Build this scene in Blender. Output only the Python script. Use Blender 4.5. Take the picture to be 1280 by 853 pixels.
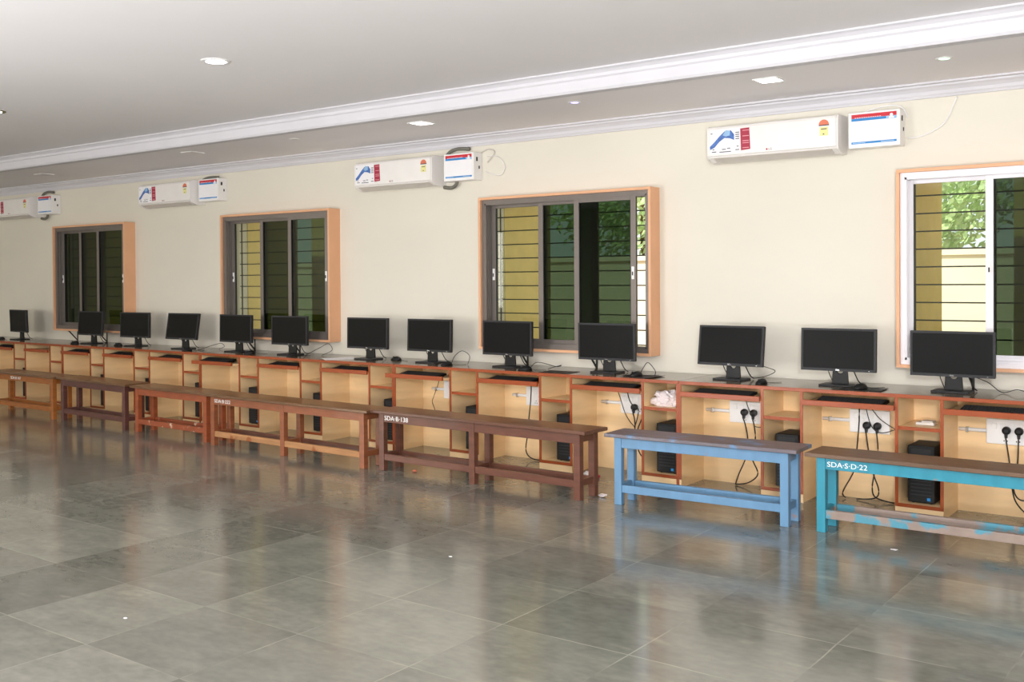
import bpy, bmesh, math, random
from mathutils import Vector, Matrix
random.seed(7)
S = bpy.context.scene
for o in list(bpy.data.objects): bpy.data.objects.remove(o, do_unlink=True)
COL = S.collection

# ------------------------------------------------------------------ camera
cd = bpy.data.cameras.new('camera'); cam = bpy.data.objects.new('camera', cd); COL.objects.link(cam)
cd.sensor_width = 36; cd.lens = 36.0; cd.shift_y = -0.0471; cd.clip_end = 200
YAW, PIT, ROL = 0.63616, 0.01246, -0.00659
cam.matrix_world = Matrix.Translation((0, -6.5485, 1.4817)) @ Matrix.Rotation(YAW, 4, 'Z') @ Matrix.Rotation(math.pi/2-PIT, 4, 'X') @ Matrix.Rotation(ROL, 4, 'Z')
S.camera = cam
# ------------------------------------------------------------------ light
S.view_settings.view_transform = 'Standard'; S.view_settings.look = 'None'
S.view_settings.gamma = 1; S.view_settings.exposure = -0.06; S.view_settings.use_curve_mapping = False
w = bpy.data.worlds.new('sky'); S.world = w; w.use_nodes = True
bg = w.node_tree.nodes['Background']; bg.inputs[0].default_value = (0.86, 0.93, 1.0, 1); bg.inputs[1].default_value = 1.5
def lamp(name, kind, loc, target, energy, size=None, color=(1,1,1), sy=None):
    l = bpy.data.lights.new(name, kind); l.energy = energy; l.color = color
    if kind == 'AREA':
        l.size = size
        if sy: l.shape = 'RECTANGLE'; l.size_y = sy
    elif kind == 'SUN': l.angle = 0.01
    elif size: l.shadow_soft_size = size
    o = bpy.data.objects.new(name, l); COL.objects.link(o); o.location = loc
    o.rotation_euler = (Vector(target)-Vector(loc)).to_track_quat('-Z', 'Y').to_euler()
    return o
lamp('sun', 'SUN', (0, -10, 14), (2, 0, 4), 4.5, color=(1, .95, .85))
lamp('camera_flash', 'AREA', (0.55, -6.75, 2.2), (-5.4, .6, .75), 165, 0.5, (.97, .985, 1))
lamp('ceiling_bounce_fill', 'AREA', (0.4, -7.6, .9), (-.4, -6.2, 2.9), 325, 0.6, (.96, .97, 1))  # camera flash bounced off the ceiling
lamp('ceiling_bounce_fill', 'AREA', (-6.2, -7.4, .6), (-5.6, -6.4, 2.9), 170, 1.6, (.97, .97, 1))  # added fill lamp out of view, brightens the ceiling; not the flash
for i, x in enumerate((2.2, -6.5, -15)):        # added fill lamps in front of the unseen opposite wall, which has no windows
    lamp('back_wall_fill', 'AREA', (x, -9.85, 1.7), (x, 0, 1.7), (30, 165, 140)[i], (2.4, 2.4, 3.6)[i], ((1, .99, .98), (1, .98, .94), (1, .96, .86))[i], 1.6)

# ------------------------------------------------------------------ materials
def lin(c): return tuple(((v/255)/12.92 if v/255 <= .04045 else ((v/255+.055)/1.055)**2.4) for v in c)
def mat(name, rgb, rough=.5, metal=0, spec=.5, noise=0, nscale=(8,8,8), bump=0, coat=0, wear=None, wearscale=6, wearth=.6):
    """principled paint / wood / plastic with noise variation; rgb is sRGB 0-255"""
    m = bpy.data.materials.new(name); m.use_nodes = True; nt = m.node_tree; N = nt.nodes; L = nt.links
    b = N['Principled BSDF']; b.inputs['Roughness'].default_value = rough; b.inputs['Metallic'].default_value = metal
    b.inputs['Specular IOR Level'].default_value = spec; b.inputs['Coat Weight'].default_value = coat
    base = (*lin(rgb), 1); b.inputs['Base Color'].default_value = base
    if noise or wear or bump:
        tc = N.new('ShaderNodeTexCoord'); mp = N.new('ShaderNodeMapping'); mp.inputs['Scale'].default_value = nscale
        L.new(tc.outputs['Object'], mp.inputs['Vector'])
        n = N.new('ShaderNodeTexNoise'); n.inputs['Scale'].default_value = 1; n.inputs['Detail'].default_value = 6
        L.new(mp.outputs[0], n.inputs['Vector'])
        out = None
        if noise:
            mr = N.new('ShaderNodeMapRange'); mr.inputs[1].default_value = .3; mr.inputs[2].default_value = .7
            mr.inputs[3].default_value = 1-noise; mr.inputs[4].default_value = 1+noise
            L.new(n.outputs['Fac'], mr.inputs[0])
            vm = N.new('ShaderNodeVectorMath'); vm.operation = 'SCALE'; vm.inputs[0].default_value = base[:3]
            L.new(mr.outputs[0], vm.inputs['Scale']); out = vm.outputs[0]
        if wear:
            n2 = N.new('ShaderNodeTexNoise'); n2.inputs['Scale'].default_value = wearscale; n2.inputs['Detail'].default_value = 8
            L.new(tc.outputs['Object'], n2.inputs['Vector'])
            r = N.new('ShaderNodeMapRange'); r.inputs[1].default_value = wearth; r.inputs[2].default_value = wearth+.06
            L.new(n2.outputs['Fac'], r.inputs[0])
            mx = N.new('ShaderNodeMix'); mx.data_type = 'RGBA'; L.new(r.outputs[0], mx.inputs[0])
            if out: L.new(out, mx.inputs[6])
            else: mx.inputs[6].default_value = base
            mx.inputs[7].default_value = (*lin(wear), 1); out = mx.outputs[2]
        if out: L.new(out, b.inputs['Base Color'])
        if bump:
            bp = N.new('ShaderNodeBump'); bp.inputs['Strength'].default_value = bump; bp.inputs['Distance'].default_value = .01
            L.new(n.outputs['Fac'], bp.inputs['Height']); L.new(bp.outputs[0], b.inputs['Normal'])
    return m
def emit(name, rgb, strength):
    m = bpy.data.materials.new(name); m.use_nodes = True; b = m.node_tree.nodes['Principled BSDF']
    b.inputs['Base Color'].default_value = (*lin(rgb), 1); b.inputs['Emission Color'].default_value = (*lin(rgb), 1)
    b.inputs['Emission Strength'].default_value = strength; return m
def glass(name, tint, gloss=.08, rough=.02):
    m = bpy.data.materials.new(name); m.use_nodes = True; nt = m.node_tree; N = nt.nodes; L = nt.links
    N.remove(N['Principled BSDF']); out = N['Material Output']
    t = N.new('ShaderNodeBsdfTransparent'); t.inputs[0].default_value = (*tint, 1)
    g = N.new('ShaderNodeBsdfGlossy'); g.inputs['Roughness'].default_value = rough
    lw = N.new('ShaderNodeLayerWeight'); lw.inputs[0].default_value = .5
    pw = N.new('ShaderNodeMath'); pw.operation = 'POWER'; L.new(lw.outputs['Facing'], pw.inputs[0]); pw.inputs[1].default_value = 5
    f = N.new('ShaderNodeMath'); f.operation = 'MULTIPLY_ADD'; L.new(pw.outputs[0], f.inputs[0]); f.inputs[1].default_value = .9; f.inputs[2].default_value = .035
    mx = N.new('ShaderNodeMixShader'); L.new(f.outputs[0], mx.inputs[0]); L.new(t.outputs[0], mx.inputs[1]); L.new(g.outputs[0], mx.inputs[2])
    L.new(mx.outputs[0], out.inputs[0]); return m

def floor_material():
    m = bpy.data.materials.new('polished_stone_slabs'); m.use_nodes = True; nt = m.node_tree; N = nt.nodes; L = nt.links
    b = N['Principled BSDF']
    g = N.new('ShaderNodeNewGeometry')
    def vmath(op, a, c=None):
        v = N.new('ShaderNodeVectorMath'); v.operation = op
        for i, s in enumerate((a, c)):
            if s is None: continue
            if isinstance(s, tuple): v.inputs[i].default_value = s
            else: L.new(s, v.inputs[i])
        return v.outputs[0]
    def fm(op, a, c=None, d=None):
        v = N.new('ShaderNodeMath'); v.operation = op
        for i, s in enumerate((a, c, d)):
            if s is None: continue
            if isinstance(s, (int, float)): v.inputs[i].default_value = s
            else: L.new(s, v.inputs[i])
        return v.outputs[0]
    def noise(scale, detail=5, vec=None):
        n = N.new('ShaderNodeTexNoise'); n.inputs['Scale'].default_value = scale; n.inputs['Detail'].default_value = detail
        L.new(vec if vec is not None else g.outputs['Position'], n.inputs['Vector']); return n
    wob = noise(1.3, 2)
    wv = vmath('MULTIPLY', vmath('SUBTRACT', wob.outputs['Color'], (.5, .5, .5)), (.03, .03, 0))
    pos = vmath('ADD', g.outputs['Position'], wv)
    sc = vmath('DIVIDE', vmath('SUBTRACT', pos, (-1.40, -1.865, 0)), (.625, .592, 1))
    cell = vmath('FLOOR', sc); fr = vmath('FRACTION', sc)
    wn = N.new('ShaderNodeTexWhiteNoise'); wn.noise_dimensions = '2D'; L.new(cell, wn.inputs['Vector'])
    sx = N.new('ShaderNodeSeparateXYZ'); L.new(fr, sx.inputs[0])
    ex = fm('MULTIPLY', fm('MINIMUM', sx.outputs[0], fm('SUBTRACT', 1, sx.outputs[0])), .625)
    ey = fm('MULTIPLY', fm('MINIMUM', sx.outputs[1], fm('SUBTRACT', 1, sx.outputs[1])), .592)
    ed = fm('MINIMUM', ex, ey)
    joint = N.new('ShaderNodeMapRange'); joint.inputs[1].default_value = .0015; joint.inputs[2].default_value = .0045
    joint.inputs[3].default_value = 1; joint.inputs[4].default_value = 0; L.new(ed, joint.inputs[0])
    jn = noise(2.2, 4); jr = N.new('ShaderNodeMapRange'); jr.inputs[1].default_value = .42; jr.inputs[2].default_value = .62; L.new(jn.outputs['Fac'], jr.inputs[0])
    jf = fm('MULTIPLY', joint.outputs[0], fm('MULTIPLY', jr.outputs[0], .38))
    # cloudy streaked stone
    off = vmath('ADD', vmath('MULTIPLY', pos, (2.6, 4.4, 1)), vmath('MULTIPLY', wn.outputs['Color'], (9, 9, 9)))
    n1 = noise(1.6, 9, off); n2 = noise(7, 8, off)
    ramp = N.new('ShaderNodeValToRGB'); cr = ramp.color_ramp
    cr.elements[0].position = .22; cr.elements[0].color = (*lin((103, 104, 95)), 1)
    cr.elements[1].position = .82; cr.elements[1].color = (*lin((145, 143, 132)), 1)
    v = fm('ADD', fm('MULTIPLY', n1.outputs['Fac'], .6), fm('MULTIPLY', n2.outputs['Fac'], .4)); L.new(v, ramp.inputs[0])
    tv = N.new('ShaderNodeMapRange'); tv.inputs[3].default_value = .72; tv.inputs[4].default_value = 1.12; L.new(wn.outputs['Value'], tv.inputs[0])
    s1 = N.new('ShaderNodeVectorMath'); s1.operation = 'SCALE'; L.new(ramp.outputs[0], s1.inputs[0]); L.new(tv.outputs[0], s1.inputs['Scale'])
    mx = N.new('ShaderNodeMix'); mx.data_type = 'RGBA'; L.new(jf, mx.inputs[0]); L.new(s1.outputs[0], mx.inputs[6]); mx.inputs[7].default_value = (*lin((196, 192, 176)), 1)
    # scuffs, pale
    sn = noise(3.1, 10, vmath('MULTIPLY', g.outputs['Position'], (1, 3, 1)))
    sr = N.new('ShaderNodeMapRange'); sr.inputs[1].default_value = .63; sr.inputs[2].default_value = .75; sr.inputs[4].default_value = .3; L.new(sn.outputs['Fac'], sr.inputs[0])
    mx2 = N.new('ShaderNodeMix'); mx2.data_type = 'RGBA'; L.new(sr.outputs[0], mx2.inputs[0]); L.new(mx.outputs[2], mx2.inputs[6]); mx2.inputs[7].default_value = (*lin((176, 170, 152)), 1)
    L.new(mx2.outputs[2], b.inputs['Base Color'])
    rr = N.new('ShaderNodeMapRange'); rr.inputs[1].default_value = .3; rr.inputs[2].default_value = .7; rr.inputs[3].default_value = .10; rr.inputs[4].default_value = .18
    L.new(n2.outputs['Fac'], rr.inputs[0]); L.new(rr.outputs[0], b.inputs['Roughness'])
    b.inputs['Specular IOR Level'].default_value = .7
    bp = N.new('ShaderNodeBump'); bp.inputs['Strength'].default_value = .06; bp.inputs['Distance'].default_value = .01
    L.new(noise(5, 2).outputs['Fac'], bp.inputs['Height']); L.new(bp.outputs[0], b.inputs['Normal'])
    return m

M = dict(
 wall=mat('cream_wall_paint', (224, 218, 204), .75, noise=.03, nscale=(.8,.8,1.5)),
 white_wall=mat('white_wall_paint', (225, 220, 208), .8, noise=.03),
 ceiling=mat('ceiling_paint', (246, 243, 244), .85, noise=.03, nscale=(.5,.5,.5)),
 plaster=mat('white_moulding_paint', (214, 212, 217), .6, noise=.03, nscale=(3,3,3)),
 floor=floor_material(),
 laminate=mat('beige_wood_laminate', (243, 209, 160), .4, noise=.05, nscale=(3,3,22)),
 edging=mat('red_brown_edging', (152, 68, 24), .35, noise=.08, nscale=(6,6,6)),
 top=mat('dark_walnut_worktop', (98, 86, 68), .22, noise=.15, nscale=(3,30,3), coat=.3),
 black=mat('black_plastic', (15, 15, 16), .45, spec=.35, noise=.1),
 black_gloss=mat('black_screen', (8, 8, 8), .45, spec=.16, noise=.05),
 bezel=mat('dark_grey_bezel', (44, 44, 46), .45, spec=.3, noise=.06),
 key=mat('keycap_black', (30, 30, 31), .5, noise=.1),
 tower=mat('tower_black', (22, 23, 26), .5, noise=.1),
 cable=mat('black_cable_rubber', (20, 20, 21), .5, noise=.1),
 white_plastic=mat('white_plastic', (236, 234, 232), .35, noise=.02),
 ac=mat('air_conditioner_white', (238, 234, 230), .22, noise=.02, coat=.2),
 ac_dark=mat('pale_grey_plastic', (205, 198, 190), .4, noise=.03),  # even pale grey, for louver, notepad and beige cable
 grey_pipe=mat('grey_pipe_foam', (110, 108, 98), .6, noise=.15),
 alu=mat('grey_anodised_aluminium', (122, 114, 108), .35, metal=.35, noise=.06, nscale=(4,4,1)),
 lit_alu=mat('aluminium_painted_as_lit', (236, 232, 236), .3, noise=.02),  # same aluminium as the other frames, flash and daylight painted into its colour
 peach=mat('peach_window_surround', (226, 172, 132), .5, noise=.05, nscale=(3,3,3)),
 steel=mat('black_steel_bar', (40, 40, 36), .5, noise=.1),
 rubber=mat('dark_seal', (30, 30, 30), .6, noise=.1),
 tint=glass('green_tinted_glass', (.22, .28, .22)),
 clear=glass('clear_glass', (.90, .93, .88)),
 yellow=mat('yellow_outside_paint', (228, 204, 134), .8, noise=.06),
 cream_out=mat('cream_outside_paint', (240, 230, 208), .8, noise=.05, nscale=(1,1,3)),
 ground=mat('dusty_ground', (170, 150, 120), .9, noise=.2),
 leaf=mat('leaf_green', (200, 222, 160), .6, noise=.35, nscale=(2,2,2)),
 bark=mat('tree_bark', (110, 85, 60), .9, noise=.2),
 red=mat('sticker_red', (200, 30, 48), .4, noise=.03), maroon=mat('sticker_maroon', (168, 38, 66), .4, noise=.05),
 blue=mat('sticker_blue', (28, 128, 196), .4, noise=.03), navy=mat('sticker_navy', (70, 110, 180), .4, noise=.3, nscale=(60,60,60)),
 sky_blue=mat('sticker_pale_blue', (150, 190, 225), .4, noise=.1),
 paper=mat('white_paper', (240, 238, 240), .6, noise=.02), yellow_label=mat('star_label_yellow', (226, 220, 150), .5, noise=.05),
 orange=mat('star_label_orange', (218, 118, 88), .5, noise=.05),
 ink=mat('dark_print', (70, 66, 76), .6, noise=.05), pink=mat('pale_print', (232, 160, 170), .6, noise=.05),
 letter=mat('white_brush_paint', (240, 240, 238), .7, noise=.05),
 blue_bench=mat('light_blue_gloss_paint', (98, 138, 172), .4, noise=.07, nscale=(20,20,3), wear=(150,112,92), wearscale=9, wearth=.68),
 turq_bench=mat('turquoise_gloss_paint', (44, 136, 158), .4, noise=.10, nscale=(20,20,3), wear=(150,118,98), wearscale=5, wearth=.60),
 turq_worn=mat('worn_blue_grey_paint', (146, 128, 118), .5, noise=.12, nscale=(10,10,10), wear=(78,142,162), wearscale=7, wearth=.50),
 seat_turq=mat('worn_brown_seat_board', (104, 80, 62), .35, noise=.22, nscale=(2,26,10)),
 seat_blue=mat('worn_grey_blue_seat', (100, 92, 98), .35, noise=.2, nscale=(2,26,10), wear=(92,126,164), wearscale=5, wearth=.58),
 dark_bench=mat('dark_brown_varnish', (102, 62, 48), .35, noise=.22, nscale=(6,6,26), coat=.2),
 dark_seat=mat('dark_brown_seat', (98, 64, 50), .3, noise=.2, nscale=(2,26,8), coat=.3),
 red_bench=mat('red_brown_varnish', (142, 82, 52), .35, noise=.2, nscale=(6,6,26), coat=.2),
 rail_bare=mat('rail_worn_to_bare_wood', (176, 128, 86), .5, noise=.2, nscale=(3,20,20), wear=(150,86,48), wearscale=6, wearth=.6),
 brown_seat=mat('brown_seat_board', (106, 74, 48), .3, noise=.2, nscale=(2,26,8), coat=.3),
 rust_bench=mat('rust_red_varnish', (150, 76, 44), .35, noise=.2, nscale=(6,6,26), coat=.2),
 rust_rail=mat('chipped_rust_red_paint', (148, 74, 44), .4, noise=.15, wear=(214,190,172), wearscale=14, wearth=.60),
 plum_bench=mat('dark_plum_varnish', (92, 56, 50), .35, noise=.2, nscale=(6,6,26), coat=.2),
 amber_bench=mat('amber_brown_varnish', (158, 94, 42), .35, noise=.2, nscale=(6,6,26), coat=.2),
 chrome=mat('brushed_chrome', (200, 200, 200), .25, metal=1, noise=.05),
 plastic_bag=mat('crumpled_clear_plastic', (226, 214, 214), .25, noise=.08, nscale=(20,20,20)),
 panel_on=emit('lit_led_panel', (255, 252, 248), 7), panel_off=mat('unlit_led_panel', (214, 208, 206), .4, noise=.02),
 led_blue=emit('lit_blue_led', (170, 160, 255), 3), led_green=emit('lit_green_led', (190, 255, 205), 3),
 down=emit('lit_downlight', (255, 255, 255), 9), olive_ring=mat('tarnished_ring', (126, 120, 84), .4, metal=.4, noise=.1),
)

# ------------------------------------------------------------------ mesh helpers
class MB:
    """collects shapes into one mesh object"""
    def __init__(s): s.bm = bmesh.new()
    def box(s, x0, x1, y0, y1, z0, z1, rot=None):
        vs = [s.bm.verts.new(v) for v in ((x0,y0,z0),(x1,y0,z0),(x1,y1,z0),(x0,y1,z0),(x0,y0,z1),(x1,y0,z1),(x1,y1,z1),(x0,y1,z1))]
        if rot: 
            for v in vs: v.co = rot @ v.co
        for f in ((0,3,2,1),(4,5,6,7),(0,1,5,4),(1,2,6,5),(2,3,7,6),(3,0,4,7)): s.bm.faces.new([vs[i] for i in f])
        return s
    def prism(s, prof, a, b, axis='x'):
        """profile [(u,v)] extruded: axis x -> (y,z); axis y -> (x,z); axis z -> (x,y)"""
        def P(u, v, t): return {'x': (t,u,v), 'y': (u,t,v), 'z': (u,v,t)}[axis]
        A = [s.bm.verts.new(P(u,v,a)) for u,v in prof]; B = [s.bm.verts.new(P(u,v,b)) for u,v in prof]
        n = len(prof)
        s.bm.faces.new(A[::-1]); s.bm.faces.new(B)
        for i in range(n): s.bm.faces.new((A[i], A[(i+1)%n], B[(i+1)%n], B[i]))
        return s
    def tube(s, pts, r, seg=8, smooth=4, closed_ends=True):
        P = [Vector(p) for p in pts]
        if smooth > 1 and len(P) > 2:
            Q = []
            for i in range(len(P)-1):
                p0 = P[max(i-1,0)]; p1 = P[i]; p2 = P[i+1]; p3 = P[min(i+2,len(P)-1)]
                for k in range(smooth):
                    t = k/smooth
                    Q.append(.5*((2*p1)+(p2-p0)*t+(2*p0-5*p1+4*p2-p3)*t*t+(3*p1-p0-3*p2+p3)*t**3))
            Q.append(P[-1]); P = Q
        rings = []
        for i, p in enumerate(P):
            d = (P[min(i+1,len(P)-1)]-P[max(i-1,0)]).normalized()
            u = d.cross(Vector((0,0,1)))
            if u.length < 1e-3: u = d.cross(Vector((0,1,0)))
            u.normalize(); v = d.cross(u)
            rr = r[i] if isinstance(r, (list, tuple)) else r
            rings.append([s.bm.verts.new(p+u*math.cos(2*math.pi*k/seg)*rr+v*math.sin(2*math.pi*k/seg)*rr) for k in range(seg)])
        for A, B in zip(rings, rings[1:]):
            for k in range(seg): s.bm.faces.new((A[k], A[(k+1)%seg], B[(k+1)%seg], B[k]))
        s.bm.faces.new(rings[0][::-1]); s.bm.faces.new(rings[-1])
        return s
    def lathe(s, prof, c=(0,0,0), seg=24, axis='z'):
        """prof [(r,h)]"""
        rings = []
        for r, h in prof:
            ring = []
            for k in range(seg):
                a = 2*math.pi*k/seg; x, y = r*math.cos(a), r*math.sin(a)
                ring.append(s.bm.verts.new(Vector(c)+Vector({'z':(x,y,h),'y':(x,h,y),'x':(h,x,y)}[axis])))
            rings.append(ring)
        for A, B in zip(rings, rings[1:]):
            for k in range(seg): s.bm.faces.new((A[k], A[(k+1)%seg], B[(k+1)%seg], B[k]))
        s.bm.faces.new(rings[0][::-1]); s.bm.faces.new(rings[-1])
        return s
    def poly(s, pts, d):
        """flat outline given a thickness vector d"""
        d = Vector(d); A = [s.bm.verts.new(p) for p in pts]; B = [s.bm.verts.new(Vector(p)+d) for p in pts]; n = len(pts)
        s.bm.faces.new(A[::-1]); s.bm.faces.new(B)
        for i in range(n): s.bm.faces.new((A[i], A[(i+1)%n], B[(i+1)%n], B[i]))
        return s
    def build(s, name, m, parent=None, bevel=0, smooth=False, loc=None):
        bmesh.ops.recalc_face_normals(s.bm, faces=s.bm.faces[:])
        me = bpy.data.meshes.new(name); s.bm.to_mesh(me); s.bm.free()
        me.materials.append(m)
        if smooth:
            for f in me.polygons: f.use_smooth = True
        o = bpy.data.objects.new(name, me); COL.objects.link(o)
        if parent: o.parent = parent
        if loc: o.location = loc
        if bevel:
            b = o.modifiers.new('bevel', 'BEVEL'); b.width = bevel; b.segments = 2; b.limit_method = 'ANGLE'; b.angle_limit = .6
        return o
def tag(o, label=None, cat=None, group=None, kind=None):
    if label: o['label'] = label
    if cat: o['category'] = cat
    if group: o['group'] = group
    if kind: o['kind'] = kind
    return o
def empty(name, loc, label=None, cat=None, group=None, kind=None, rz=0, rx=0):
    o = bpy.data.objects.new(name, None); COL.objects.link(o); o.empty_display_size = .1
    o.location = loc; o.rotation_euler = (rx, 0, rz); return tag(o, label, cat, group, kind)
def copy_tree(o, parent=None):
    c = o.copy(); COL.objects.link(c)
    if parent: c.parent = parent
    for ch in list(o.children): copy_tree(ch, c)
    return c
def text(name, s, size, m, parent, loc, rot=(math.pi/2,0,0), depth=.0008, align='LEFT', xs=1):
    cu = bpy.data.curves.new(name, 'FONT'); cu.body = s; cu.size = size; cu.extrude = depth; cu.align_x = align; cu.resolution_u = 3
    tmp = bpy.data.objects.new(name, cu); COL.objects.link(tmp)
    dg = bpy.context.evaluated_depsgraph_get(); me = bpy.data.meshes.new_from_object(tmp.evaluated_get(dg))
    bpy.data.objects.remove(tmp, do_unlink=True); me.materials.clear(); me.materials.append(m)
    o = bpy.data.objects.new(name, me); COL.objects.link(o); o.location = loc; o.rotation_euler = rot; o.scale = (xs,1,1)
    if parent: o.parent = parent
    return o
def struct(name, mb, m, parent=None, **k):
    o = mb.build(name, m, parent, **k); o['kind'] = 'structure'; return o

# ------------------------------------------------------------------ room shell
WY = .60; XL, XR, YB = -17.0, 4.5, -10.0; ZC = 2.905; ZS = 2.765
struct('floor', MB().box(XL, XR, YB, WY, -.1, 0), M['floor'])
struct('ceiling', MB().box(XL-.2, XR+.2, YB-.2, -.55, ZC, ZC+.25), M['ceiling'])
struct('trim_1', MB().box(XL-.2, XR+.2, -.55, WY+.6, ZS, ZC+.25), M['ceiling'])         # dropped ceiling strip along the wall
fp = [(-.55,ZS-.006),(-.63,ZS-.006),(-.64,ZS+.01),(-.64,ZS+.075),(-.652,ZS+.085),(-.652,ZS+.105),(-.672,ZS+.122),(-.69,ZS+.13),(-.69,ZC),(-.55,ZC)]
struct('trim_2', MB().prism(fp, XL, XR), M['plaster'])                                   # white face of the drop
cp = [(WY,2.672),(WY-.018,2.672),(WY-.024,2.684),(WY-.032,2.692),(WY-.04,2.712),(WY-.06,2.730),(WY-.075,2.738),(WY-.08,2.75),(WY-.108,2.753),(WY-.108,ZS),(WY,ZS)]
struct('trim_3', MB().prism(cp, XL, XR), M['plaster'])                                   # cornice
WINS = [(-1.993,-.33,'lit_alu'), (-5.531,-3.837,'alu'), (-9.07,-7.39,'alu'), (-12.42,-10.85,'alu')]
WZ0, WZ1 = .882, 2.198
wb = MB(); xs = XR
for x0, x1, _ in WINS:
    wb.box(x1-.02, xs, WY, WY+.2, 0, ZS+.1); wb.box(x0+.02, x1-.02, WY, WY+.2, 0, WZ0+.02); wb.box(x0+.02, x1-.02, WY, WY+.2, WZ1-.02, ZS+.1); xs = x0+.02
wb.box(XL, xs, WY, WY+.2, 0, ZS+.1)
struct('wall_back', wb, M['wall'])
struct('wall_left', MB().box(XL-.2, XL, YB-.2, WY+.2, -.1, ZC+.1), M['wall'])
struct('wall_right', MB().box(XR, XR+.2, YB-.2, WY+.2, -.1, ZC+.1), M['wall'])
struct('wall_front', MB().box(XL, XR, YB-.2, YB, -.1, ZC+.1), M['white_wall'])

# ------------------------------------------------------------------ windows
FY = .45
def window(n, x0, x1, fm, sashes, handles, brackets):
    W = empty('window_%d' % n, ((x0+x1)/2, FY, WZ0), kind='structure')
    cx, cz = (x0+x1)/2, WZ0
    H = WZ1-WZ0
    def X(v): return v-cx
    t = .022; y1 = WY-FY+.03
    s = MB()
    s.box(X(x0), X(x1), 0, y1, 0, t).box(X(x0), X(x1), 0, y1, H-t, H).box(X(x0), X(x0)+t, 0, y1, t, H-t).box(X(x1)-t, X(x1), 0, y1, t, H-t)
    s.build('window_surround', M['peach'], W, bevel=.002)
    f = MB(); a, b = X(x0)+t, X(x1)-t; fy0, fy1 = .025, .15
    f.box(a, b, fy0, fy1, t, t+.03).box(a, b, fy0, fy1, H-t-.03, H-t).box(a, a+.028, fy0, fy1, t+.03, H-t-.03).box(b-.028, b, fy0, fy1, t+.03, H-t-.03)
    for k in range(4):   # track ridges
        yy = fy0+.004+k*.036
        f.box(a+.028, b-.028, yy, yy+.004, t+.03, t+.045).box(a+.028, b-.028, yy, yy+.004, H-t-.045, H-t-.03)
        f.box(a+.028, a+.04, yy, yy+.004, t+.03, H-t-.03).box(b-.04, b-.028, yy, yy+.004, t+.03, H-t-.03)
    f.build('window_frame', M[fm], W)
    for (sx0, sx1, track, gm) in sashes:
        yy = fy0+.008+track*.036; z0, z1 = t+.034, H-t-.034; p, q = X(sx0), X(sx1)
        r = MB().box(p, p+.047, yy, yy+.026, z0, z1).box(q-.047, q, yy, yy+.026, z0, z1).box(p+.047, q-.047, yy, yy+.026, z0, z0+.045).box(p+.047, q-.047, yy, yy+.026, z1-.036, z1)
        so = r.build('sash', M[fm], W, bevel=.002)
        MB().box(p+.043, q-.043, yy+.011, yy+.015, z0+.04, z1-.03).build('pane', M[gm], so)
        sl = MB()
        for u in (p+.047, q-.052): sl.box(u, u+.005, yy+.002, yy+.024, z0+.045, z1-.036)
        sl.build('seal', M['rubber'], so)
    for hx, track in handles:
        yy = fy0+.008+track*.036
        h = MB().box(X(hx)-.012, X(hx)+.012, yy-.008, yy, .60, .70).build('handle', M['white_plastic'], W, bevel=.003)
        MB().box(X(hx)-.004, X(hx)+.004, yy-.014, yy-.008, .63, .66).build('latch', M['rubber'], h)
    g = MB()
    for k in range(10): g.tube([(X(x0)+.03, .245, .068+.1205*k), (X(x1)-.03, .245, .068+.1205*k)], .0055, 6, 1)
    for u in (x0+.06, (x0+x1)/2, x1-.06): g.box(X(u)-.003, X(u)+.003, .238, .252, t, H-t)
    g.build('grille', M['steel'], W)
    for bx in brackets:
        k = MB().box(X(bx)-.008, X(bx)+.008, WY-FY-.006, WY-FY, -.132, 0).box(X(bx)-.008, X(bx)+.008, .02, WY-FY-.006, -.006, 0)
        k.prism([(.025,-.006),(.04,-.006),(WY-FY-.006,-.115),(WY-FY-.006,-.13)], X(bx)-.006, X(bx)+.006)
        k.build('bracket', M['steel'], W)
    return W
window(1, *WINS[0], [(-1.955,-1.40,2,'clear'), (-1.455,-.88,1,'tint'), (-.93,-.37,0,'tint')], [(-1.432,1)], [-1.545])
window(2, *WINS[1], [(-5.468,-4.89,2,'clear'), (-4.942,-4.36,1,'tint'), (-4.562,-3.985,0,'tint')], [(-5.44,2), (-4.01,0)], [-5.115, -4.42])
window(3, *WINS[2], [(-9.005,-8.45,2,'clear'), (-8.50,-7.97,1,'tint'), (-8.025,-7.44,0,'tint')], [(-8.975,2), (-7.465,0)], [-8.69, -7.985])
window(4, *WINS[3], [(-12.375,-11.86,2,'tint'), (-11.925,-11.415,1,'tint'), (-11.48,-10.90,0,'tint')], [(-12.35,2), (-10.92,0)], [-12.11, -11.46])

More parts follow.
